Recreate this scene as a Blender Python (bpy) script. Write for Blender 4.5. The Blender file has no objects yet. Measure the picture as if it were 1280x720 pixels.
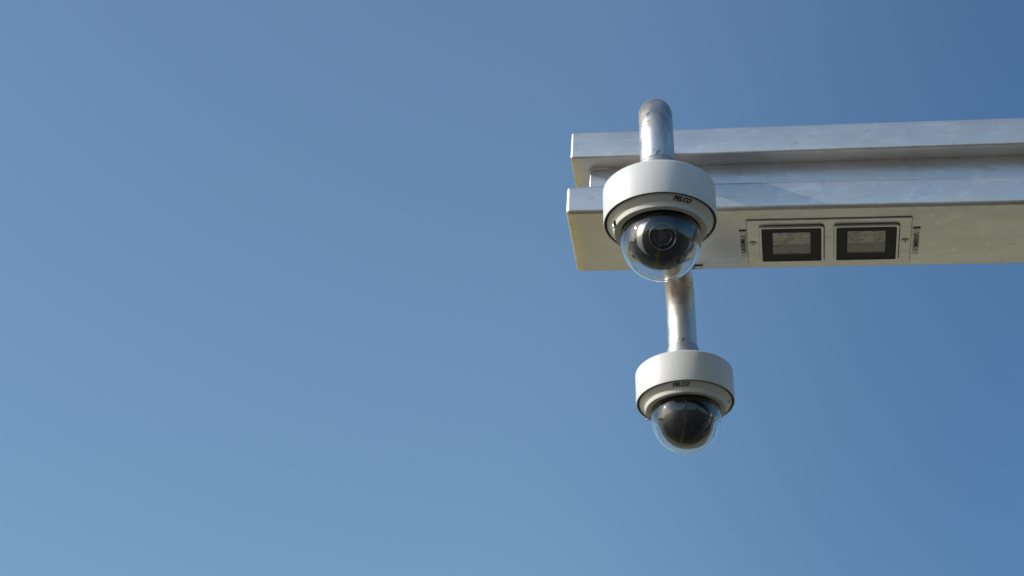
import bpy, bmesh, math, random
from mathutils import Vector, Matrix
random.seed(7)
PI = math.pi
sc = bpy.context.scene
C = sc.collection

# ---------------------------------------------------------------- camera
EYE = 1.6                                   # lens height above the ground
cam_data = bpy.data.cameras.new('camera')
cam = bpy.data.objects.new('camera', cam_data); C.objects.link(cam)
cam_data.sensor_width = 36.0
cam_data.lens = 2648.4 / 1280 * 36.0
cam_data.clip_start = 0.05; cam_data.clip_end = 5000
cam.location = (0, 0, EYE)
cam.rotation_euler = (math.radians(90 + 31.571), 0, 0)
cam_data.dof.use_dof = True
cam_data.dof.focus_distance = 3.02
cam_data.dof.aperture_fstop = 9.0
sc.camera = cam

# ---------------------------------------------------------------- light
SUN_EL = math.radians(26)
SUN_AZ = math.radians(180 + 78.0)           # compass style: 0 = +Y, 90 = +X
sun_dir = Vector((math.sin(SUN_AZ) * math.cos(SUN_EL), math.cos(SUN_AZ) * math.cos(SUN_EL), math.sin(SUN_EL)))
w = bpy.data.worlds.new('World'); sc.world = w; w.use_nodes = True
nt = w.node_tree
sky = nt.nodes.new('ShaderNodeTexSky'); sky.sky_type = 'NISHITA'; sky.sun_disc = False
sky.sun_elevation = SUN_EL; sky.sun_rotation = SUN_AZ
sky.altitude = 0; sky.air_density = 1.35; sky.dust_density = 1.6; sky.ozone_density = 6.0
# the clear sky is a little deeper on the side away from the sun: one smooth change over the whole dome
geo = nt.nodes.new('ShaderNodeNewGeometry'); dp = nt.nodes.new('ShaderNodeVectorMath'); dp.operation = 'DOT_PRODUCT'
nt.links.new(geo.outputs['Incoming'], dp.inputs[0]); dp.inputs[1].default_value = (-math.sin(SUN_AZ), -math.cos(SUN_AZ), 0)
mr = nt.nodes.new('ShaderNodeMapRange'); mr.interpolation_type = 'SMOOTHSTEP'
mr.inputs['From Min'].default_value = -0.42; mr.inputs['From Max'].default_value = -0.17
nt.links.new(dp.outputs['Value'], mr.inputs['Value'])
tint = nt.nodes.new('ShaderNodeMix'); tint.data_type = 'RGBA'
tint.inputs['A'].default_value = (0.60, 0.69, 0.72, 1); tint.inputs['B'].default_value = (1.11, 1.05, 0.94, 1)
nt.links.new(mr.outputs['Result'], tint.inputs['Factor'])
mu = nt.nodes.new('ShaderNodeMix'); mu.data_type = 'RGBA'; mu.blend_type = 'MULTIPLY'; mu.inputs['Factor'].default_value = 1
nt.links.new(sky.outputs[0], mu.inputs['A']); nt.links.new(tint.outputs['Result'], mu.inputs['B'])
nt.links.new(mu.outputs['Result'], nt.nodes['Background'].inputs[0])
nt.nodes['Background'].inputs[1].default_value = 0.148
sd = bpy.data.lights.new('sun', 'SUN'); so = bpy.data.objects.new('sun', sd); C.objects.link(so)
sd.energy = 2.95; sd.angle = math.radians(0.5); sd.color = (1.0, 0.96, 0.91)
so.rotation_euler = (-sun_dir).to_track_quat('-Z', 'Y').to_euler()
so.location = (-3, -1, 6)
sc.view_settings.view_transform = 'Standard'; sc.view_settings.look = 'None'
sc.view_settings.gamma = 1.0; sc.view_settings.exposure = 0.2
sc.cycles.max_bounces = 16; sc.cycles.transmission_bounces = 12; sc.cycles.glossy_bounces = 8
sc.cycles.transparent_max_bounces = 12

# ---------------------------------------------------------------- helpers
def link(name, me, m=None, parent=None, smooth=35):
    o = bpy.data.objects.new(name, me); C.objects.link(o)
    if m is not None and not me.materials: me.materials.append(m)
    if parent is not None: o.parent = parent
    if smooth:
        me.polygons.foreach_set('use_smooth', [True] * len(me.polygons))
        me.set_sharp_from_angle(angle=math.radians(smooth))
    return o

def obj(name, bm, m, parent=None, smooth=35):
    bmesh.ops.recalc_face_normals(bm, faces=bm.faces[:])
    me = bpy.data.meshes.new(name); bm.to_mesh(me); bm.free()
    return link(name, me, m, parent, smooth)

def thing(name, label, cat, loc=(0, 0, 0), group=None):
    o = bpy.data.objects.new(name, None); C.objects.link(o)
    o.location = loc; o.empty_display_size = 0.1
    o['label'] = label; o['category'] = cat
    if group: o['group'] = group
    return o

def lathe(bm, prof, n=96, mat=None):
    """prof: list of (r, z); r == 0 gives a pole"""
    rings = []
    for r, z in prof:
        if r <= 1e-9: rings.append([bm.verts.new((0, 0, z))])
        else: rings.append([bm.verts.new((r * math.cos(2 * PI * k / n), r * math.sin(2 * PI * k / n), z)) for k in range(n)])
    for a, b in zip(rings, rings[1:]):
        for k in range(n):
            j = (k + 1) % n
            if len(a) == 1 and len(b) == 1: continue
            if len(a) == 1: bm.faces.new((a[0], b[k], b[j]))
            elif len(b) == 1: bm.faces.new((a[k], a[j], b[0]))
            else: bm.faces.new((a[k], a[j], b[j], b[k]))
    if mat is not None: bmesh.ops.transform(bm, matrix=mat, verts=[v for r in rings for v in r])
    return bm

def box(bm, x0, x1, y0, y1, z0, z1, bev=0, seg=3):
    r = bmesh.ops.create_cube(bm, size=1)
    vs = r['verts']
    for v in vs:
        v.co = Vector(((x0 if v.co.x < 0 else x1), (y0 if v.co.y < 0 else y1), (z0 if v.co.z < 0 else z1)))
    if bev:
        es = list({e for v in vs for e in v.link_edges})
        bmesh.ops.bevel(bm, geom=vs + es, offset=bev, segments=seg, profile=0.5, affect='EDGES')
    return bm

def rrect(cx, cy, wx, wy, r, seg=6):
    pts = []
    for sx, sy, a0 in ((1, 1, 0), (-1, 1, 90), (-1, -1, 180), (1, -1, 270)):
        for k in range(seg + 1):
            a = math.radians(a0 + 90 * k / seg)
            pts.append((cx + sx * (wx / 2 - r) + r * math.cos(a), cy + sy * (wy / 2 - r) + r * math.sin(a)))
    return pts

def ring_plate(bm, outer, inner, z0, z1, ch=0.0):
    """a plate between outer and inner outline (inner may be None) from z0 (visible lower face) up to z1"""
    def loop(pts, z): return [bm.verts.new((x, y, z)) for x, y in pts]
    def wall(a, b):
        for k in range(len(a)):
            j = (k + 1) % len(a); bm.faces.new((a[k], a[j], b[j], b[k]))
    def shrink(pts, d):
        cx = sum(p[0] for p in pts) / len(pts); cy = sum(p[1] for p in pts) / len(pts)
        return [(x - math.copysign(d, x - cx), y - math.copysign(d, y - cy)) for x, y in pts]
    top = loop(outer, z1)
    if ch:
        mid = loop(outer, z0 + ch); low = loop(shrink(outer, ch), z0); wall(top, mid); wall(mid, low)
    else:
        low = loop(outer, z0); wall(top, low)
    if inner:
        il = loop(shrink(inner, -ch) if ch else inner, z0); wall(low, il)
        if ch:
            im = loop(inner, z0 + ch); wall(il, im); it = loop(inner, z1); wall(im, it)
        else:
            it = loop(inner, z1); wall(il, it)
        wall(it, top)
    else:
        bm.faces.new(low); bm.faces.new(top)
    return bm

def sweep(bm, path, radii, n=48, cap=True):
    """a round pipe along a polyline of Vectors"""
    rings = []
    N = len(path); up = None
    for i, p in enumerate(path):
        t = (path[min(i + 1, N - 1)] - path[max(i - 1, 0)]).normalized()
        if up is None: up = t.orthogonal().normalized()
        up = (up - t * up.dot(t)).normalized(); sd_ = t.cross(up)
        r = radii[i] if isinstance(radii, (list, tuple)) else radii
        rings.append([bm.verts.new(p + (up * math.cos(2 * PI * k / n) + sd_ * math.sin(2 * PI * k / n)) * r) for k in range(n)])
    for a, b in zip(rings, rings[1:]):
        for k in range(n):
            j = (k + 1) % n; bm.faces.new((a[k], a[j], b[j], b[k]))
    if cap: bm.faces.new(rings[0]); bm.faces.new(rings[-1])
    return bm

def text_mesh(s, size, shear=0.0, bold=0.0, extrude=0.00008, spacing=1.0):
    cu = bpy.data.curves.new('lettering', 'FONT'); cu.body = s; cu.size = size
    cu.shear = shear; cu.offset = bold; cu.extrude = extrude; cu.space_character = spacing
    cu.align_x = 'CENTER'; cu.align_y = 'CENTER'; cu.resolution_u = 3
    o = bpy.data.objects.new('lettering', cu); C.objects.link(o)
    dg = bpy.context.evaluated_depsgraph_get()
    me = bpy.data.meshes.new_from_object(o.evaluated_get(dg))
    bpy.data.objects.remove(o); bpy.data.curves.remove(cu)
    me.name = 'lettering'
    return me

# ---------------------------------------------------------------- materials
def nodes(m):
    m.use_nodes = True; return m.node_tree, m.node_tree.nodes['Principled BSDF']

def N(t, kind, **kw):
    n = t.nodes.new(kind)
    for k, v in kw.items():
        if hasattr(n, k) and k not in ('Scale',): setattr(n, k, v)
        else: n.inputs[k].default_value = v
    return n

def plain(name, col, rough=0.5, metal=0.0, noise=0.0, scale=30, bump=0.0, coat=0.0, spec=0.5, rvar=0.0):
    m = bpy.data.materials.new(name); t, b = nodes(m)
    b.inputs['Base Color'].default_value = (*col, 1); b.inputs['Roughness'].default_value = rough
    b.inputs['Metallic'].default_value = metal; b.inputs['Coat Weight'].default_value = coat
    b.inputs['Specular IOR Level'].default_value = spec
    tc = t.nodes.new('ShaderNodeTexCoord')
    if noise or rvar or bump:
        nz = t.nodes.new('ShaderNodeTexNoise'); nz.inputs['Scale'].default_value = scale; nz.inputs['Detail'].default_value = 6
        nz.inputs['Roughness'].default_value = 0.65
        t.links.new(tc.outputs['Object'], nz.inputs['Vector'])
        if noise:
            mx = t.nodes.new('ShaderNodeMix'); mx.data_type = 'RGBA'
            mx.inputs['A'].default_value = tuple(c * (1 - noise) for c in col) + (1,)
            mx.inputs['B'].default_value = tuple(min(1, c * (1 + noise)) for c in col) + (1,)
            t.links.new(nz.outputs['Fac'], mx.inputs['Factor']); t.links.new(mx.outputs['Result'], b.inputs['Base Color'])
        if rvar:
            mr = t.nodes.new('ShaderNodeMapRange'); mr.inputs['From Min'].default_value = 0.3; mr.inputs['From Max'].default_value = 0.7
            mr.inputs['To Min'].default_value = rough - rvar; mr.inputs['To Max'].default_value = rough + rvar
            t.links.new(nz.outputs['Fac'], mr.inputs['Value']); t.links.new(mr.outputs['Result'], b.inputs['Roughness'])
        if bump:
            bp = t.nodes.new('ShaderNodeBump'); bp.inputs['Strength'].default_value = 1; bp.inputs['Distance'].default_value = bump
            t.links.new(nz.outputs['Fac'], bp.inputs['Height']); t.links.new(bp.outputs['Normal'], b.inputs['Normal'])
    return m

def chain_mix(t, prev, fac, col):
    mx = t.nodes.new('ShaderNodeMix'); mx.data_type = 'RGBA'
    t.links.new(fac, mx.inputs['Factor'])
    if isinstance(prev, tuple): mx.inputs['A'].default_value = prev
    else: t.links.new(prev, mx.inputs['A'])
    mx.inputs['B'].default_value = (*col, 1)
    return mx.outputs['Result']

def noise_fac(t, vec, scale, lo, hi, amount, stretch=(1, 1, 1), detail=5, loc=(0, 0, 0), dist=0.0):
    mp = t.nodes.new('ShaderNodeMapping'); mp.inputs['Scale'].default_value = stretch; mp.inputs['Location'].default_value = loc
    t.links.new(vec, mp.inputs['Vector'])
    nz = t.nodes.new('ShaderNodeTexNoise'); nz.inputs['Scale'].default_value = scale; nz.inputs['Detail'].default_value = detail
    nz.inputs['Distortion'].default_value = dist
    t.links.new(mp.outputs['Vector'], nz.inputs['Vector'])
    mr = t.nodes.new('ShaderNodeMapRange'); mr.inputs['From Min'].default_value = lo; mr.inputs['From Max'].default_value = hi
    mr.inputs['To Min'].default_value = 0; mr.inputs['To Max'].default_value = amount
    t.links.new(nz.outputs['Fac'], mr.inputs['Value'])
    return mr.outputs['Result']

def steel_beam(gold_end=True):
    """dull stainless sheet: water marks, whitish smears, brown tarnish, golden band beside the welded end"""
    m = bpy.data.materials.new('dull_stainless_steel' if gold_end else 'stainless_plate'); t, b = nodes(m)
    vec = t.nodes.new('ShaderNodeTexCoord').outputs['Object']
    c = (0.65, 0.64, 0.64, 1)
    c = chain_mix(t, c, noise_fac(t, vec, 7, 0.35, 0.7, 0.45, (1, 2.2, 2.2)), (0.56, 0.54, 0.49))
    c = chain_mix(t, c, noise_fac(t, vec, 260, 0.42, 0.62, 0.20, (0.12, 1, 1), 3), (0.50, 0.49, 0.47))
    c = chain_mix(t, c, noise_fac(t, vec, 38, 0.52, 0.72, 0.38, (0.6, 1, 1.4), dist=1.5), (0.86, 0.86, 0.87))
    c = chain_mix(t, c, noise_fac(t, vec, 90, 0.62, 0.75, 0.35, (0.5, 1, 1), 3, (3, 1, 2)), (0.30, 0.25, 0.18))
    # golden colour in a ragged band along the welded end (local x close to 0)
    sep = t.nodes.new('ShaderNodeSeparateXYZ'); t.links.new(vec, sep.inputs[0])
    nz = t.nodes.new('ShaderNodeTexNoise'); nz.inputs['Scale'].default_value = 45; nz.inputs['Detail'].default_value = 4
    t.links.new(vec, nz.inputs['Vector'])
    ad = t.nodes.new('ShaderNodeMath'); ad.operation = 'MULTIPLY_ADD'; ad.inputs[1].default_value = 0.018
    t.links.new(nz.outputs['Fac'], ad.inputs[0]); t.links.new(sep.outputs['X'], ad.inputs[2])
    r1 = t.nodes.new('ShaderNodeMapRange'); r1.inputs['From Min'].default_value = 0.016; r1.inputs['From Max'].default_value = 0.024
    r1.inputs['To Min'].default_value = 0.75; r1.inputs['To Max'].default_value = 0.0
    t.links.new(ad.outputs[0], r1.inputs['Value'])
    # golden colour on the underside only
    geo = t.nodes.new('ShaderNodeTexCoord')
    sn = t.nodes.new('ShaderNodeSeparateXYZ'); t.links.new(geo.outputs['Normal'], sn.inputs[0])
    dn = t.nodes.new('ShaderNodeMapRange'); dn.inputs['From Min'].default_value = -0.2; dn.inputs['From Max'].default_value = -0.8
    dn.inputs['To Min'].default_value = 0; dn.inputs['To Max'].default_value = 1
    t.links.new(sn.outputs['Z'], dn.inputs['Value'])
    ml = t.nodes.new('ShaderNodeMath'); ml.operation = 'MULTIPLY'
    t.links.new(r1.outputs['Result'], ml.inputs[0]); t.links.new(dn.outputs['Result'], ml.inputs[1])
    if gold_end:
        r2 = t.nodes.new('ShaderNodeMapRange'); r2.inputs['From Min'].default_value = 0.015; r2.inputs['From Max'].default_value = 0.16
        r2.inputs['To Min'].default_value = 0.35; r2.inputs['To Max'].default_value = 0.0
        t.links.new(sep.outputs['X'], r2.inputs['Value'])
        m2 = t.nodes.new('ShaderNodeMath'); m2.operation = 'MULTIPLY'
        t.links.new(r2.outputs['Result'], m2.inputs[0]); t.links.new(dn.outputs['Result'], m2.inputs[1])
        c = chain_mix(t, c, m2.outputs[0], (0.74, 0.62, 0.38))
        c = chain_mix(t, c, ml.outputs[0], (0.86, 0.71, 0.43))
        r3 = t.nodes.new('ShaderNodeMapRange'); r3.inputs['From Min'].default_value = 0.003; r3.inputs['From Max'].default_value = 0.016
        r3.inputs['To Min'].default_value = 0.7; r3.inputs['To Max'].default_value = 0.0
        t.links.new(sep.outputs['X'], r3.inputs['Value'])
        m3 = t.nodes.new('ShaderNodeMath'); m3.operation = 'MULTIPLY'
        t.links.new(r3.outputs['Result'], m3.inputs[0]); t.links.new(noise_fac(t, vec, 150, 0.54, 0.68, 0.6, (1, 0.35, 1), 4, (5, 5, 5)), m3.inputs[1])
        c = chain_mix(t, c, m3.outputs[0], (0.36, 0.25, 0.14))
    t.links.new(c, b.inputs['Base Color'])
    b.inputs['Metallic'].default_value = 0.85
    rr = noise_fac(t, vec, 25, 0.3, 0.75, 0.16, (0.4, 1, 1))
    a2 = t.nodes.new('ShaderNodeMath'); a2.operation = 'ADD'; a2.inputs[1].default_value = 0.30
    t.links.new(rr, a2.inputs[0]); t.links.new(a2.outputs[0], b.inputs['Roughness'])
    nb = t.nodes.new('ShaderNodeTexNoise'); nb.inputs['Scale'].default_value = 9; nb.inputs['Detail'].default_value = 3
    t.links.new(vec, nb.inputs['Vector'])
    bp = t.nodes.new('ShaderNodeBump'); bp.inputs['Distance'].default_value = 0.0015; bp.inputs['Strength'].default_value = 0.6
    t.links.new(nb.outputs['Fac'], bp.inputs['Height']); t.links.new(bp.outputs['Normal'], b.inputs['Normal'])
    return m

def steel_pipe():
    m = bpy.data.materials.new('stained_stainless_pipe'); t, b = nodes(m)
    vec = t.nodes.new('ShaderNodeTexCoord').outputs['Object']
    c = (0.66, 0.64, 0.61, 1)
    c = chain_mix(t, c, noise_fac(t, vec, 20, 0.35, 0.7, 0.6, (1, 1, 0.5)), (0.50, 0.48, 0.45))
    c = chain_mix(t, c, noise_fac(t, vec, 45, 0.52, 0.70, 0.6, (1, 1, 0.5), 7, (2, 5, 1), 0.3), (0.34, 0.25, 0.17))
    c = chain_mix(t, c, noise_fac(t, vec, 110, 0.58, 0.68, 0.7, (1, 1, 0.7), 6, (7, 2, 4), 0.2), (0.14, 0.12, 0.13))
    # golden heat tint where the pipe was bent
    sp = t.nodes.new('ShaderNodeSeparateXYZ'); t.links.new(vec, sp.inputs[0])
    hz = t.nodes.new('ShaderNodeMapRange'); hz.inputs['From Min'].default_value = 0.14; hz.inputs['From Max'].default_value = 0.21
    t.links.new(sp.outputs['Z'], hz.inputs['Value'])
    hm = t.nodes.new('ShaderNodeMath'); hm.operation = 'MULTIPLY'
    t.links.new(hz.outputs['Result'], hm.inputs[0]); t.links.new(noise_fac(t, vec, 26, 0.4, 0.6, 0.95, loc=(4, 1, 2), dist=0.4), hm.inputs[1])
    c = chain_mix(t, c, hm.outputs[0], (0.50, 0.37, 0.20))
    t.links.new(c, b.inputs['Base Color'])
    b.inputs['Metallic'].default_value = 0.95
    rr = noise_fac(t, vec, 40, 0.3, 0.75, 0.18)
    a2 = t.nodes.new('ShaderNodeMath'); a2.operation = 'ADD'; a2.inputs[1].default_value = 0.35
    t.links.new(rr, a2.inputs[0]); t.links.new(a2.outputs[0], b.inputs['Roughness'])
    nb = t.nodes.new('ShaderNodeTexNoise'); nb.inputs['Scale'].default_value = 30; nb.inputs['Detail'].default_value = 4
    t.links.new(vec, nb.inputs['Vector'])
    bp = t.nodes.new('ShaderNodeBump'); bp.inputs['Distance'].default_value = 0.0006; bp.inputs['Strength'].default_value = 0.7
    t.links.new(nb.outputs['Fac'], bp.inputs['Height']); t.links.new(bp.outputs['Normal'], b.inputs['Normal'])
    return m

M = {}
M['beam'] = steel_beam(); M['plate'] = steel_beam(False)
M['pipe'] = steel_pipe()
M['weld'] = plain('tarnished_weld', (0.50, 0.38, 0.26), 0.4, metal=0.9, noise=0.35, scale=150)
M['paint'] = plain('warm_white_housing_paint', (0.68, 0.68, 0.65), 0.42, noise=0.04, scale=60, bump=0.00004, rvar=0.05)
t = M['paint'].node_tree; b = t.nodes['Principled BSDF']
vec = t.nodes.new('ShaderNodeTexCoord').outputs['Object']
prev = b.inputs['Base Color'].links[0].from_socket
c = chain_mix(t, prev, noise_fac(t, vec, 70, 0.52, 0.75, 0.22, (1, 1, 0.06), 4), (0.50, 0.48, 0.42))
c = chain_mix(t, c, noise_fac(t, vec, 230, 0.66, 0.74, 0.35, (1, 1, 1), 2, (1, 7, 3)), (0.36, 0.33, 0.28))
t.links.new(c, b.inputs['Base Color'])
M['trim'] = plain('off_white_trim_plastic', (0.62, 0.61, 0.55), 0.5, spec=0.2, noise=0.05, scale=50, bump=0.00003)
M['gap'] = plain('black_rubber_seal', (0.012, 0.012, 0.012), 0.7, noise=0.3)
M['ink'] = plain('dark_print_ink', (0.025, 0.025, 0.022), 0.6, noise=0.2, scale=400)
M['ball'] = plain('satin_black_plastic', (0.008, 0.008, 0.009), 0.3, noise=0.3, scale=80, spec=0.3)
M['reflection_arc'] = plain('grey_reflection_arc', (0.50, 0.50, 0.51), 0.28, metal=0.9, noise=0.2, scale=90)  # metal of the arc that imitates a reflection band on the ball
M['barrel'] = plain('black_lens_barrel', (0.01, 0.01, 0.01), 0.22, noise=0.2, scale=90)
M['chrome'] = plain('polished_lens_ring', (0.26, 0.26, 0.28), 0.22, metal=1.0, noise=0.1)
M['module'] = plain('dark_brown_grey_module', (0.035, 0.028, 0.022), 0.3, noise=0.4, scale=120)
M['cable'] = plain('grey_ribbon_cable', (0.16, 0.15, 0.14), 0.4, noise=0.3, scale=200)
M['lens'] = plain('coated_lens_glass', (0.01, 0.012, 0.02), 0.03, coat=1.0, noise=0.2)
M['screw'] = plain('steel_screw_head', (0.55, 0.53, 0.48), 0.3, metal=1.0, noise=0.15, scale=200)
M['frame'] = plain('matt_black_light_frame', (0.009, 0.009, 0.011), 0.4, noise=0.3, scale=60, spec=0.15)
M['tray'] = plain('grey_reflector_tray', (0.17, 0.17, 0.17), 0.35, noise=0.6, scale=70)
M['led'] = plain('yellow_led_phosphor', (0.75, 0.68, 0.18), 0.4, noise=0.1, scale=200)
M['board'] = plain('pale_led_board', (0.84, 0.84, 0.80), 0.4, noise=0.2, scale=110)
def two_tone(m, lo, hi, dark):
    t = m.node_tree; b = t.nodes['Principled BSDF']; prev = b.inputs['Base Color'].links[0].from_socket
    vec = t.nodes.new('ShaderNodeTexCoord').outputs['Object']
    t.links.new(chain_mix(t, prev, noise_fac(t, vec, 85, lo, hi, 0.75, detail=2, loc=(1, 2, 3)), dark), b.inputs['Base Color'])
two_tone(M['board'], 0.44, 0.60, (0.26, 0.26, 0.25))
M['sticker'] = plain('pale_label_tape', (0.72, 0.72, 0.66), 0.45, noise=0.08, scale=80)

g = bpy.data.materials.new('clear_dome_polycarbonate'); t, b = nodes(g)
b.inputs['Transmission Weight'].default_value = 1; b.inputs['IOR'].default_value = 1.5; b.inputs['Roughness'].default_value = 0.025
b.inputs['Base Color'].default_value = (0.97, 0.98, 0.98, 1)
M['dome'] = g
g = bpy.data.materials.new('light_window_glass'); t, b = nodes(g)
b.inputs['Transmission Weight'].default_value = 1; b.inputs['IOR'].default_value = 1.45; b.inputs['Roughness'].default_value = 0.02
b.inputs['Base Color'].default_value = (0.97, 0.97, 0.97, 1)
M['window'] = g

# ---------------------------------------------------------------- ground and what the dome glass mirrors
def ground_mat(name, a, bcol, scale, rough):
    m = bpy.data.materials.new(name); t, b = nodes(m)
    vec = t.nodes.new('ShaderNodeTexCoord').outputs['Object']
    c = chain_mix(t, (*a, 1), noise_fac(t, vec, scale, 0.35, 0.65, 1.0, detail=8), bcol)
    c = chain_mix(t, c, noise_fac(t, vec, scale * 40, 0.5, 0.7, 0.4, detail=4), tuple(x * 0.6 for x in a))
    t.links.new(c, b.inputs['Base Color']); b.inputs['Roughness'].default_value = rough
    return m
def sheet(name, x0, x1, y0, y1, z, m):
    bm = bmesh.new(); bm.faces.new([bm.verts.new(p) for p in ((x0, y0, z), (x1, y0, z), (x1, y1, z), (x0, y1, z))])
    o = obj(name, bm, m, smooth=0); o['kind'] = 'structure'; return o
sheet('ground', -2000, 2000, -2000, 2000, 0.0, ground_mat('sandy_paving_ground', (0.50, 0.445, 0.27), (0.42, 0.37, 0.22), 0.7, 0.85))
sheet('road', -60, 60, -260, 5.0, 0.004, ground_mat('worn_asphalt', (0.11, 0.10, 0.085), (0.035, 0.032, 0.03), 1.1, 0.8))
sheet('road_marking', -0.70, -0.28, -60, 5.0, 0.008, ground_mat('yellow_road_paint', (0.42, 0.25, 0.05), (0.26, 0.16, 0.05), 4, 0.6))

def treeline():
    """the far wood and hedges round the square, only ever seen mirrored in the dome glass"""
    vs, fs = [], []
    for k in range(9000):
        a = random.uniform(0, 2 * PI); d = random.uniform(62, 85)
        top = 8 + 4 * math.sin(a * 5 + 1) + 3 * math.sin(a * 13) + 2 * math.sin(a * 31 + 2)
        z = max(0.4, top * random.random() ** 0.7); s = random.uniform(0.5, 1.3)
        c = Vector((d * math.sin(a), d * math.cos(a), z))
        u = Vector((random.gauss(0, 1), random.gauss(0, 1), random.gauss(0, 1))).normalized()
        v = u.orthogonal().normalized(); w_ = u.cross(v); i = len(vs)
        vs += [c + v * s, c + w_ * s * 0.8, c - v * s * 0.9, c - w_ * s]; fs.append((i, i + 1, i + 2, i + 3))
    me = bpy.data.meshes.new('wood'); me.from_pydata([tuple(p) for p in vs], [], fs)
    o = link('wood', me, plain('dark_leaf_green', (0.05, 0.07, 0.03), 0.8, noise=0.3, scale=0.5), smooth=0)
    o['kind'] = 'stuff'; o['label'] = 'far off belt of dark green trees around the square'; o['category'] = 'wood'
treeline()

# ---------------------------------------------------------------- the gantry beam
BO = Vector((0.083898, 2.69698, 1.792313 + EYE))
BX = Vector((0.9905748, -0.1247605, -0.0565364)); BY = Vector((0.1251798, 0.9921263, 0.0039236)); BZ = Vector((0.0556018, -0.0109639, 0.9983928))
BM = Matrix(((BX.x, BY.x, BZ.x, BO.x), (BX.y, BY.y, BZ.y, BO.y), (BX.z, BY.z, BZ.z, BO.z), (0, 0, 0, 1)))
W, H, L = 0.1754, 0.0499, 3.3
beam = thing('gantry_beam', 'dull stainless steel gantry arm of two stacked box tubes reaching in from the right', 'gantry arm')
beam.matrix_world = BM

def tube(name, x0, x1, y0, y1, z0, z1, bev, slope=0.0, slope_bottom=True):
    bm = bmesh.new(); box(bm, x0, x1, y0, y1, z0, z1, bev, 4)
    zm = (z0 + z1) / 2
    if slope:
        for v in bm.verts:
            if slope_bottom or v.co.z > zm: v.co.z += (v.co.x - x0) * slope
    return obj(name, bm, M['beam'], beam, 30)
SL = math.tan(math.radians(0.451))
tube('lower_tube', -0.0024, L, 0.0, W, 0.0, H, 0.0065)
tube('spacer_tube', 0.0290, L - 0.03, 0.030, W - 0.030, H - 0.001, 0.1015, 0.0022, SL, False)
tube('upper_tube', 0.0008, L, 0.0, W, 0.1006, 0.1006 + H, 0.0040, SL)
# weld bead where the spacer meets the tubes at its end
bm = bmesh.new()
for zc in (0.0995,):
    pts = [Vector((0.0292 + random.uniform(-0.0006, 0.0006), 0.031 + 0.0032 * k, zc + random.uniform(-0.0004, 0.0004))) for k in range(36)]
    sweep(bm, pts, [0.0020 + 0.0008 * math.sin(k * 2.4) for k in range(36)], 8)
    pts = [Vector((0.030 + 0.004 * k, 0.0305 + random.uniform(-0.0003, 0.0003), 0.1006 + 0.004 * k * SL)) for k in range(8)]
    sweep(bm, pts, [0.0019 + 0.0007 * math.sin(k * 2.1) for k in range(8)], 8)
obj('weld_bead', bm, M['beam'], beam, 60)
# the column that carries the arm, to the right of the picture
bm = bmesh.new()
zg = -(BO.z + BX.z * (L - 0.1))
box(bm, L - 0.2, L, 0.178, 0.378, zg + 0.02, 0.35, 0.006, 3)
box(bm, L - 0.3, L + 0.1, 0.078, 0.478, zg + 0.0, zg + 0.02, 0.003, 2)
col = obj('column', bm, M['beam'], beam, 30)

# label tapes on the underside
def sticker(cx, cy, lx, ly, text, rot, size, tall_bar):
    bm = bmesh.new(); box(bm, cx - lx / 2, cx + lx / 2, cy - ly / 2, cy + ly / 2, -0.0007, -0.0001)
    s = obj('label_sticker', bm, M['sticker'], beam, 0)
    me = text_mesh(text, size, 0.0, size * 0.006, 0.0001, 0.95)
    # seen from below: x right, -y up, facing down
    R = Matrix.Translation((cx, cy, -0.0010)) @ Matrix(((1, 0, 0, 0), (0, -1, 0, 0), (0, 0, -1, 0), (0, 0, 0, 1))) @ Matrix.Rotation(math.radians(rot), 4, 'Z')
    me.transform(R); link('lettering', me, M['ink'], s, 0)
    x0, x1, y0, y1 = tall_bar
    bm = bmesh.new(); box(bm, x0, x1, y0, y1, -0.0012, -0.0001)
    obj('black_edge', bm, M['ink'], s, 0)
    return s
sticker(0.2650, 0.0990, 0.0100, 0.0740, 'UA30/MR-2', 90, 0.0108, (0.2592, 0.2700, 0.0592, 0.0616))['label'] = 'label tape left of the lights, text reading upward'
sticker(0.5278, 0.1010, 0.0100, 0.0740, 'UA30/MR-1', -90, 0.0108, (0.5222, 0.5336, 0.0612, 0.0636))['label'] = 'label tape right of the lights, text reading downward'
sticker(0.1620, 0.1663, 0.0735, 0.0100, 'UA30/MR-3', 0, 0.0108, (0.1252, 0.1990, 0.1585, 0.1608))['label'] = 'label tape along the rear edge behind the dome'
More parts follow.
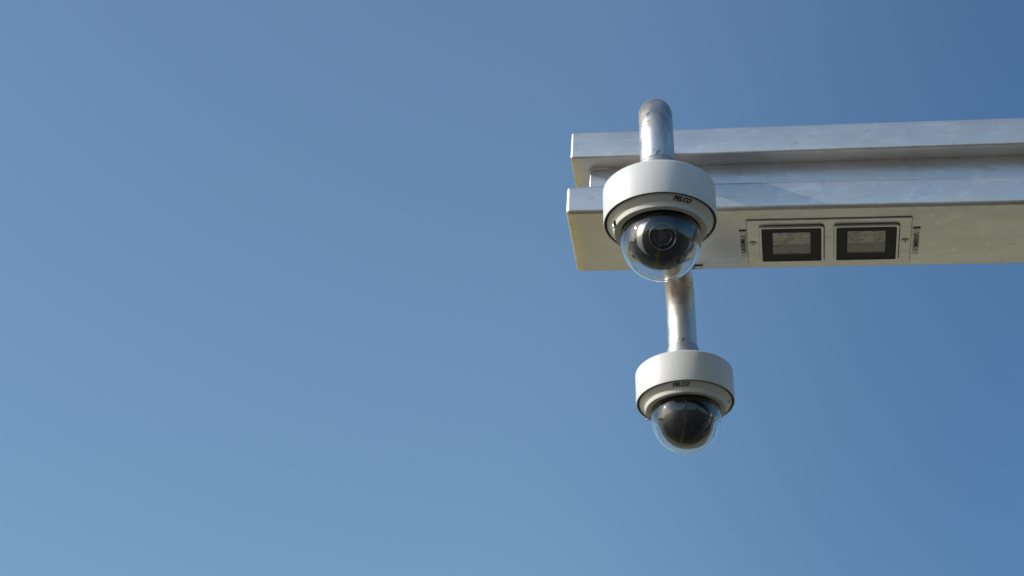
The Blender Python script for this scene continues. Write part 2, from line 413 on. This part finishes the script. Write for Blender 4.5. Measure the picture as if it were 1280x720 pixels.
# thin dark scribed side edge of the third tape
# ---------------------------------------------------------------- the light fitting in the underside
lf = thing('recessed_light', 'twin square black LED lights in a steel plate under the lower tube', 'light fitting')
lf.matrix_world = BM @ Matrix.Translation((0.3957, 0.0948, 0))
bm = bmesh.new(); ring_plate(bm, rrect(0, 0, 0.2502, 0.1292, 0.0012), None, -0.0005, 0.0005)
obj('gasket', bm, M['gap'], lf, 0)
bm = bmesh.new(); ring_plate(bm, rrect(0, 0, 0.2490, 0.1282, 0.0010), None, -0.0023, -0.0002, 0.0012)
obj('mounting_plate', bm, M['plate'], lf, 30)
def light_module(cx, cy, wx, wy, label):
    bm = bmesh.new()
    ring_plate(bm, rrect(cx + .0006, cy + .0004, wx + 0.0018, wy + 0.0012, 0.0052), None, -0.0030, -0.0020)
    ga = obj('light_unit', bm, M['gap'], lf, 30); ga['label'] = label
    bm = bmesh.new()
    ring_plate(bm, rrect(cx, cy, wx, wy, 0.0048), rrect(cx, cy, wx - 0.0052, wy - 0.0052, 0.0028), -0.0062, -0.0026, 0.0009)
    obj('rim', bm, M['plate'], ga, 30)
    bm = bmesh.new()
    ww, wh = 0.0578, 0.0622
    ring_plate(bm, rrect(cx, cy, wx - 0.0058, wy - 0.0058, 0.0026), rrect(cx, cy - 0.0035, ww, wh, 0.0008), -0.0056, -0.0030)
    obj('frame', bm, M['frame'], ga, 30)
    y0, y1 = cy - 0.0035 - wh / 2, cy - 0.0035 + wh / 2
    bm = bmesh.new(); box(bm, cx - ww / 2, cx + ww / 2, y0, y1, -0.0034, -0.0026)
    # slanting reflector facets across the rear half of the tray
    for (xa, ya, xb, yb, xc, yc, xd, yd, dz) in ((-.5, .56, .5, .64, .5, .80, -.5, .62, .0010), (-.5, .66, .1, .74, -.1, .95, -.5, .92, .0006), (.15, .82, .5, .86, .5, .98, .1, .97, .0007)):
        q = [(cx + ww * u, y0 + wh * v) for u, v in ((xa, ya), (xb, yb), (xc, yc), (xd, yd))]
        vs = [bm.verts.new((x, y, -0.0035 - (dz if k > 1 else 0))) for k, (x, y) in enumerate(q)]
        bm.faces.new(vs)
    obj('tray', bm, M['tray'], ga, 0)
    bm = bmesh.new(); box(bm, cx - ww / 2 + .0004, cx + ww / 2 - .0004, y0 + .0004, y0 + wh * 0.56, -0.0040, -0.0034)
    for k in range(16):
        x = cx + random.uniform(-ww / 2 + 0.001, ww / 2 - 0.008); y = y0 + random.uniform(0.001, wh * 0.45)
        box(bm, x, x + random.uniform(0.002, 0.007), y, y + random.uniform(0.002, 0.007), -0.0047 - 0.0001 * k / 16, -0.0039)
    obj('circuit_board', bm, M['board'], ga, 0)
    for dx in (-0.0165, 0.0115):
        bm = bmesh.new(); lathe(bm, [(0, -0.0050), (0.0034, -0.0049), (0.0048, -0.0045), (0.0052, -0.0036)], 16)
        bmesh.ops.translate(bm, vec=(cx + dx, cy - 0.0155, 0), verts=bm.verts[:])
        obj('led', bm, M['led'], ga, 60)
    bm = bmesh.new(); box(bm, cx - ww / 2 + 0.0002, cx + ww / 2 - 0.0002, cy - 0.0035 - wh / 2 + 0.0002, cy - 0.0035 + wh / 2 - 0.0002, -0.0055, -0.0052)
    obj('window', bm, M['window'], ga, 0)
light_module(0.3390 - 0.3957, 0.0957 - 0.0948, 0.0980, 0.1015, 'left light unit')
light_module(0.4526 - 0.3957, 0.0955 - 0.0948, 0.0980, 0.1010, 'right light unit')
for x in (0.2797 - 0.3957, 0.5113 - 0.3957):
    bm = bmesh.new(); lathe(bm, [(0, -0.0034), (0.0030, -0.0034), (0.0040, -0.0030), (0.0044, -0.0023)], 24)
    lathe(bm, [(0.0048, -0.0022), (0.0048, -0.00262), (0.0056, -0.00262), (0.0056, -0.0022)], 24)
    bmesh.ops.translate(bm, vec=(x, 0.0003, 0), verts=bm.verts[:])
    s = obj('screw', bm, M['screw'], lf)
    bm = bmesh.new()
    lathe(bm, [(0, -0.0038), (0.0014, -0.0038), (0.0014, -0.0034)], 12)
    # dark open crescent round the countersink
    n = 14; r0, r1 = 0.0052, 0.0064
    for k in range(n):
        a, b_ = math.radians(195 + 150 * k / n), math.radians(195 + 150 * (k + 1) / n)
        bm.faces.new([bm.verts.new(p) for p in ((r0 * math.cos(a), r0 * math.sin(a), -0.0028), (r1 * math.cos(a), r1 * math.sin(a), -0.0028),
                                                (r1 * math.cos(b_), r1 * math.sin(b_), -0.0028), (r0 * math.cos(b_), r0 * math.sin(b_), -0.0028))])
    bmesh.ops.translate(bm, vec=(x, 0.0003, 0), verts=bm.verts[:])
    obj('socket', bm, M['ink'], s, 0)

# ---------------------------------------------------------------- the dome cameras
HH = 0.0558
def ring_text(me, r0, ang, slope, zoff):
    """bend a flat text mesh onto the sloping trim ring; ang measured from -Y towards +X"""
    for v in me.vertices:
        x, y, z = v.co
        a = ang + x / r0; r = r0 + y
        v.co = (r * math.sin(a), -r * math.cos(a), zoff + (r - r0) * slope - z)

def to_eye_of(pos): return Vector((0, 0, EYE)) - pos

def dome_camera(pos, pipe_az, text_ang, screw_ang, mark_ang, ball_R, ball_z, look, label, reach):
    T = thing('dome_camera', label, 'security camera', pos, 'dome security cameras on the gantry arm')
    # housing: a painted drum, hollow from below
    bm = bmesh.new()
    lathe(bm, [(0, HH), (0.0755, HH), (0.0780, HH - 0.0004), (0.0795, HH - 0.0018), (0.0800, HH - 0.004), (0.0800, 0.0010), (0.0797, 0.0002), (0.0793, 0.0),
               (0.0789, 0.0002), (0.0787, 0.0010), (0.0787, 0.016), (0, 0.016)], 160)
    h = obj('housing', bm, M['paint'], T)
    bm = bmesh.new(); lathe(bm, [(0.0786, 0.0016), (0.0745, 0.0016), (0.0745, 0.010), (0.0786, 0.010), (0.0786, 0.0016)], 128)
    obj('seal', bm, M['gap'], h)
    # trim ring with a raised collar round the dome
    bm = bmesh.new()
    lathe(bm, [(0.0750, 0.012), (0.0750, 0.0002), (0.0747, -0.0006), (0.0740, -0.0011), (0.0676, -0.0064), (0.0668, -0.0070), (0.0664, -0.0074), (0.0656, -0.0134),
               (0.0653, -0.0141), (0.0646, -0.0145), (0.0600, -0.0140), (0.0566, -0.0137), (0.0556, -0.0134), (0.0552, -0.0128), (0.0552, 0.0), (0.0750, 0.012)], 160)
    tr = obj('trim_ring', bm, M['trim'], T)
    me = text_mesh('PELCO', 0.0073, 0.38, 0.00040 if text_ang > 0 else 0.00032, 0.00012, 1.12)
    for v in me.vertices: v.co.x *= 1.12; v.co.y *= 0.92
    slope = (-0.0011 + 0.0064) / (0.0740 - 0.0676)
    ring_text(me, 0.0714, text_ang, slope, -0.0011 + (0.0714 - 0.0740) * slope - 0.0003)
    link('lettering', me, M['ink'], tr, 0)
    bm = bmesh.new()
    for k, (dr, l) in enumerate(((-0.0016, 0.0062), (0.0002, 0.0075), (0.0018, 0.0050))):
        x0 = -l / 2
        box(bm, x0, x0 + l, dr - 0.0004, dr + 0.0004, -0.0001, 0.0001)
    me = bpy.data.meshes.new('printed_mark'); bm.to_mesh(me); bm.free()
    ring_text(me, 0.0712, mark_ang, slope, -0.0011 + (0.0712 - 0.0740) * slope - 0.0003)
    link('printed_mark', me, M['ink'], tr, 0)
    # fixing screw in its notch on the collar
    Rz = Matrix.Rotation(screw_ang, 4, 'Z')          # from -Y towards +X
    bm = bmesh.new(); box(bm, -0.0014, 0.0030, -0.0688, -0.0645, -0.0135, -0.0062, 0.0004, 1)
    bmesh.ops.transform(bm, matrix=Rz, verts=bm.verts[:]); nc = obj('screw_notch', bm, M['gap'], tr)
    bm = bmesh.new(); lathe(bm, [(0, -0.0150), (0.0012, -0.0150), (0.0022, -0.0144), (0.0026, -0.0132), (0.0026, -0.010)], 20, Matrix.Translation((-0.0020, -0.0668, -0.001)))
    bmesh.ops.transform(bm, matrix=Rz, verts=bm.verts[:]); obj('screw', bm, M['screw'], nc)
    # black seat ring under the dome lip
    bm = bmesh.new(); lathe(bm, [(0.0555, -0.0137), (0.0544, -0.0137), (0.0544, -0.006), (0.0555, -0.006), (0.0555, -0.0137)], 128)
    obj('dome_seat', bm, M['gap'], tr)
    bm = bmesh.new(); lathe(bm, [(0, -0.0085), (0.0500, -0.0085), (0.0551, -0.0060), (0.0551, -0.003), (0, -0.003)], 96)
    obj('liner', bm, M['ball'], T)
    # clear bubble with real wall thickness
    cz, Ro, Ri = (-0.0303 if text_ang > 0 else -0.0285), 0.0567, 0.0550
    a0 = math.asin(0.0200 / Ro)
    prof = [(Ro * math.cos(a), cz + Ro * math.sin(a)) for a in [a0 + (-PI / 2 - a0) * k / 40 for k in range(41)]]
    prof[-1] = (0, cz - Ro)
    a1 = math.asin(0.0200 / Ri)
    pin = [(Ri * math.cos(a), cz + Ri * math.sin(a)) for a in [-PI / 2 + (a1 + PI / 2) * k / 40 for k in range(41)]]
    pin[0] = (0, cz - Ri)
    bm = bmesh.new(); lathe(bm, prof, 128); lathe(bm, pin, 128)
    lathe(bm, [prof[0], pin[-1]], 128)
    bmesh.ops.remove_doubles(bm, verts=bm.verts[:], dist=1e-6)
    obj('dome', bm, M['dome'], T, 60)
    # camera ball and lens
    bc = Vector((0, 0, ball_z)); q = look.normalized().to_track_quat('Z', 'Y').to_matrix().to_4x4()
    LM = Matrix.Translation(bc) @ q
    bm = bmesh.new()
    prof = [(ball_R * math.sin(a), -ball_R * math.cos(a)) for a in [PI * k / 40 for k in range(35)]]
    prof[0] = (0, -ball_R); r_f, z_f = prof[-1]
    lathe(bm, prof + [(r_f - 0.001, z_f + 0.0005), (r_f - 0.003, z_f - 0.001), (0, z_f - 0.001)], 80, LM)
    ball = obj('camera_ball', bm, M['ball'], T, 40)
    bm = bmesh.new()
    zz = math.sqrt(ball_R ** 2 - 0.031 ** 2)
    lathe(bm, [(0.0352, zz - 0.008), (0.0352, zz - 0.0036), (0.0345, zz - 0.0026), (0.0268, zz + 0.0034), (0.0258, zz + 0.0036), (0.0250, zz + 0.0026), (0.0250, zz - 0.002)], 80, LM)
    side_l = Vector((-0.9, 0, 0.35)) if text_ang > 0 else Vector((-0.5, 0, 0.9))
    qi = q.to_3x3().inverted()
    for v in bm.verts:                                   # arc shaped as a bright reflection on one side, thinning at its ends
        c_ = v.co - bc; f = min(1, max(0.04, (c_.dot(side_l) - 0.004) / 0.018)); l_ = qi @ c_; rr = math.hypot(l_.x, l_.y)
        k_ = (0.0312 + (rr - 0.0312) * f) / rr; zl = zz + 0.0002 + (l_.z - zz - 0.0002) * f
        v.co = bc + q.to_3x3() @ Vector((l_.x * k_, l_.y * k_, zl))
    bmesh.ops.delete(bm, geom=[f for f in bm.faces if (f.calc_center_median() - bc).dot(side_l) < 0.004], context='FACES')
    obj('reflection_arc', bm, M['reflection_arc'], ball)
    bm = bmesh.new()
    lathe(bm, [(0.0190, z_f - 0.004), (0.0190, z_f + 0.0030), (0.0182, z_f + 0.0040), (0.0165, z_f + 0.0040), (0.0150, z_f + 0.0005), (0.0125, z_f - 0.0015), (0.0120, z_f + 0.0005),
               (0.0108, z_f + 0.0005), (0.0100, z_f - 0.003), (0, z_f - 0.003)], 64, LM)
    ba = obj('lens_barrel', bm, M['barrel'], ball)
    for rr in (0.0184, 0.0122):
        bm = bmesh.new(); lathe(bm, [(rr - 0.0004, z_f + (0.0041 if rr > .015 else .0008)), (rr, z_f + (0.0044 if rr > .015 else .0011)), (rr + 0.0004, z_f + (0.0041 if rr > .015 else .0008))], 64, LM)
        obj('lens_ring', bm, M['chrome'], ba)
    bm = bmesh.new()
    lathe(bm, [(0, z_f - 0.0002)] + [(0.0098 * math.sin(a), z_f - 0.0032 + 0.003 * math.cos(a)) for a in [PI / 2 * k / 8 for k in range(1, 9)]], 48, LM)
    obj('lens', bm, M['lens'], ba)
    # blocks, ribs and a ribbon cable of the camera module around the ball
    rnd = random.Random(3 if text_ang > 0 else 11)
    up_ = Vector((0, 0, 1)); fw = Vector((to_eye_of(pos)).normalized())
    sdv = fw.cross(up_).normalized()
    n_b = 6 if text_ang > 0 else 11
    for k in range(n_b):
        if text_ang > 0: ang = rnd.uniform(-1.5, 1.5) ; ang += math.copysign(0.9, ang); el = rnd.uniform(-1.0, 0.1)
        else: ang = rnd.uniform(-1.3, 1.3); el = rnd.uniform(-1.25, 0.25)
        dvec = ((fw * Vector((1, 1, 0))).normalized() * math.cos(ang) + sdv * math.sin(ang)) * math.cos(el) + up_ * math.sin(el)
        ctr = bc + dvec * (ball_R + 0.0005)
        if ctr.z > -0.016: continue
        lim = 0.0535
        q2 = dvec.to_track_quat('Z', 'Y').to_matrix().to_4x4()
        hx, hy, hz = rnd.uniform(.003, .009), rnd.uniform(.002, .006), rnd.uniform(.0008, .0022)
        while (ctr - Vector((0, 0, cz))).length + hz + 0.002 > lim and hz > 0.0006: hz *= 0.7; ctr -= dvec * 0.0006
        bm = bmesh.new(); box(bm, -hx, hx, -hy, hy, -0.003, hz, 0.0004, 1)
        bmesh.ops.transform(bm, matrix=Matrix.Translation(ctr) @ q2 @ Matrix.Rotation(rnd.uniform(0, PI), 4, 'Z'), verts=bm.verts[:])
        obj('module_block', bm, M['module'] if k % 3 else M['barrel'], ball, 0)
    # moulding seam down the middle of the ball cover
    if text_ang < 0:
        hd = (fw * Vector((1, 1, 0))).normalized()
        pts = [bc + (hd * math.cos(e_) + up_ * math.sin(e_)) * (ball_R + 0.0002) for e_ in [math.radians(50 - 5 * k) for k in range(9)]]
        bm = bmesh.new(); sweep(bm, pts, 0.0005, 6); obj('cover_seam', bm, M['cable'], ball)
    # the two yoke arms that hold the ball under the liner
    for s in (-1, 1):
        side = look.cross(Vector((0, 0, 1))).normalized() * s
        p = [bc + side * (ball_R + 0.0008) + Vector((0, 0, d)) - side * max(0, d) * 0.15 for d in (-0.004, 0.006, 0.014, 0.022)]
        p = [v for v in p if v.z < -0.007]
        if len(p) < 2: p = [bc + side * (ball_R + .0005), bc + side * (ball_R - .002) + Vector((0, 0, .012))]
        bm = bmesh.new(); sweep(bm, p, 0.0028, 10); obj('yoke', bm, M['barrel'], ball)
    # mounting pipe: collar on the drum, up, bend, level run into the beam
    d = Vector((math.sin(pipe_az), math.cos(pipe_az), 0)); R = 0.095; zb = HH + 0.0845; r = 0.0246 if text_ang > 0 else 0.0238
    path = [Vector((0, 0, HH + 0.006 + k * (zb - HH - 0.006) / 5)) for k in range(5)]
    for k in range(25):
        a = PI / 2 * k / 24; path.append(Vector((0, 0, zb)) + d * R * (1 - math.cos(a)) + Vector((0, 0, R * math.sin(a))))
    path.append(path[-1] + d * (reach - R))
    bm = bmesh.new(); sweep(bm, path, r, 64); arm = obj('mounting_pipe', bm, M['pipe'], T, 40)
    bm = bmesh.new()
    lathe(bm, [(0.0320, HH - 0.002), (0.0320, HH + 0.003), (0.0274, HH + 0.012), (0.0266, HH + 0.0425), (0.0260, HH + 0.0440), (0.0228, HH + 0.0445)], 96)
    obj('collar', bm, M['pipe'], arm)
    bm = bmesh.new()
    pts = [Vector(((r + .0006) * math.cos(2 * PI * k / 90), (r + .0006) * math.sin(2 * PI * k / 90), HH + 0.0448 + 0.0002 * math.sin(k * 1.7))) for k in range(91)]
    sweep(bm, pts, [0.0012 + 0.0002 * math.sin(k * 2.3) for k in range(91)], 8, False)
    obj('weld_bead', bm, M['weld'], arm, 60)
    return T

C1 = Vector((0.2091, 2.4981, 1.6417 + EYE)); C2 = Vector((0.2820, 3.0319, 1.6430 + EYE))
az = math.radians(7.781)
to_eye = (Vector((0, 0, EYE)) - C1)
dome_camera(C1, az - math.radians(3.5), math.radians(21.5), math.radians(-76.8), math.radians(110), 0.0460, -0.0235, Vector((-0.02, -1.0, -0.60)),
            'nearer white dome camera in front of the steel beam, hung from a pipe above it', 0.2135)
dome_camera(C2, az + PI, math.radians(-10.5), math.radians(-113.7), math.radians(78.6), 0.0440, -0.0340, Vector((0.5, 0.8, -0.35)),
            'farther white dome camera hanging below and behind the steel beam', 0.2135)
print('built')
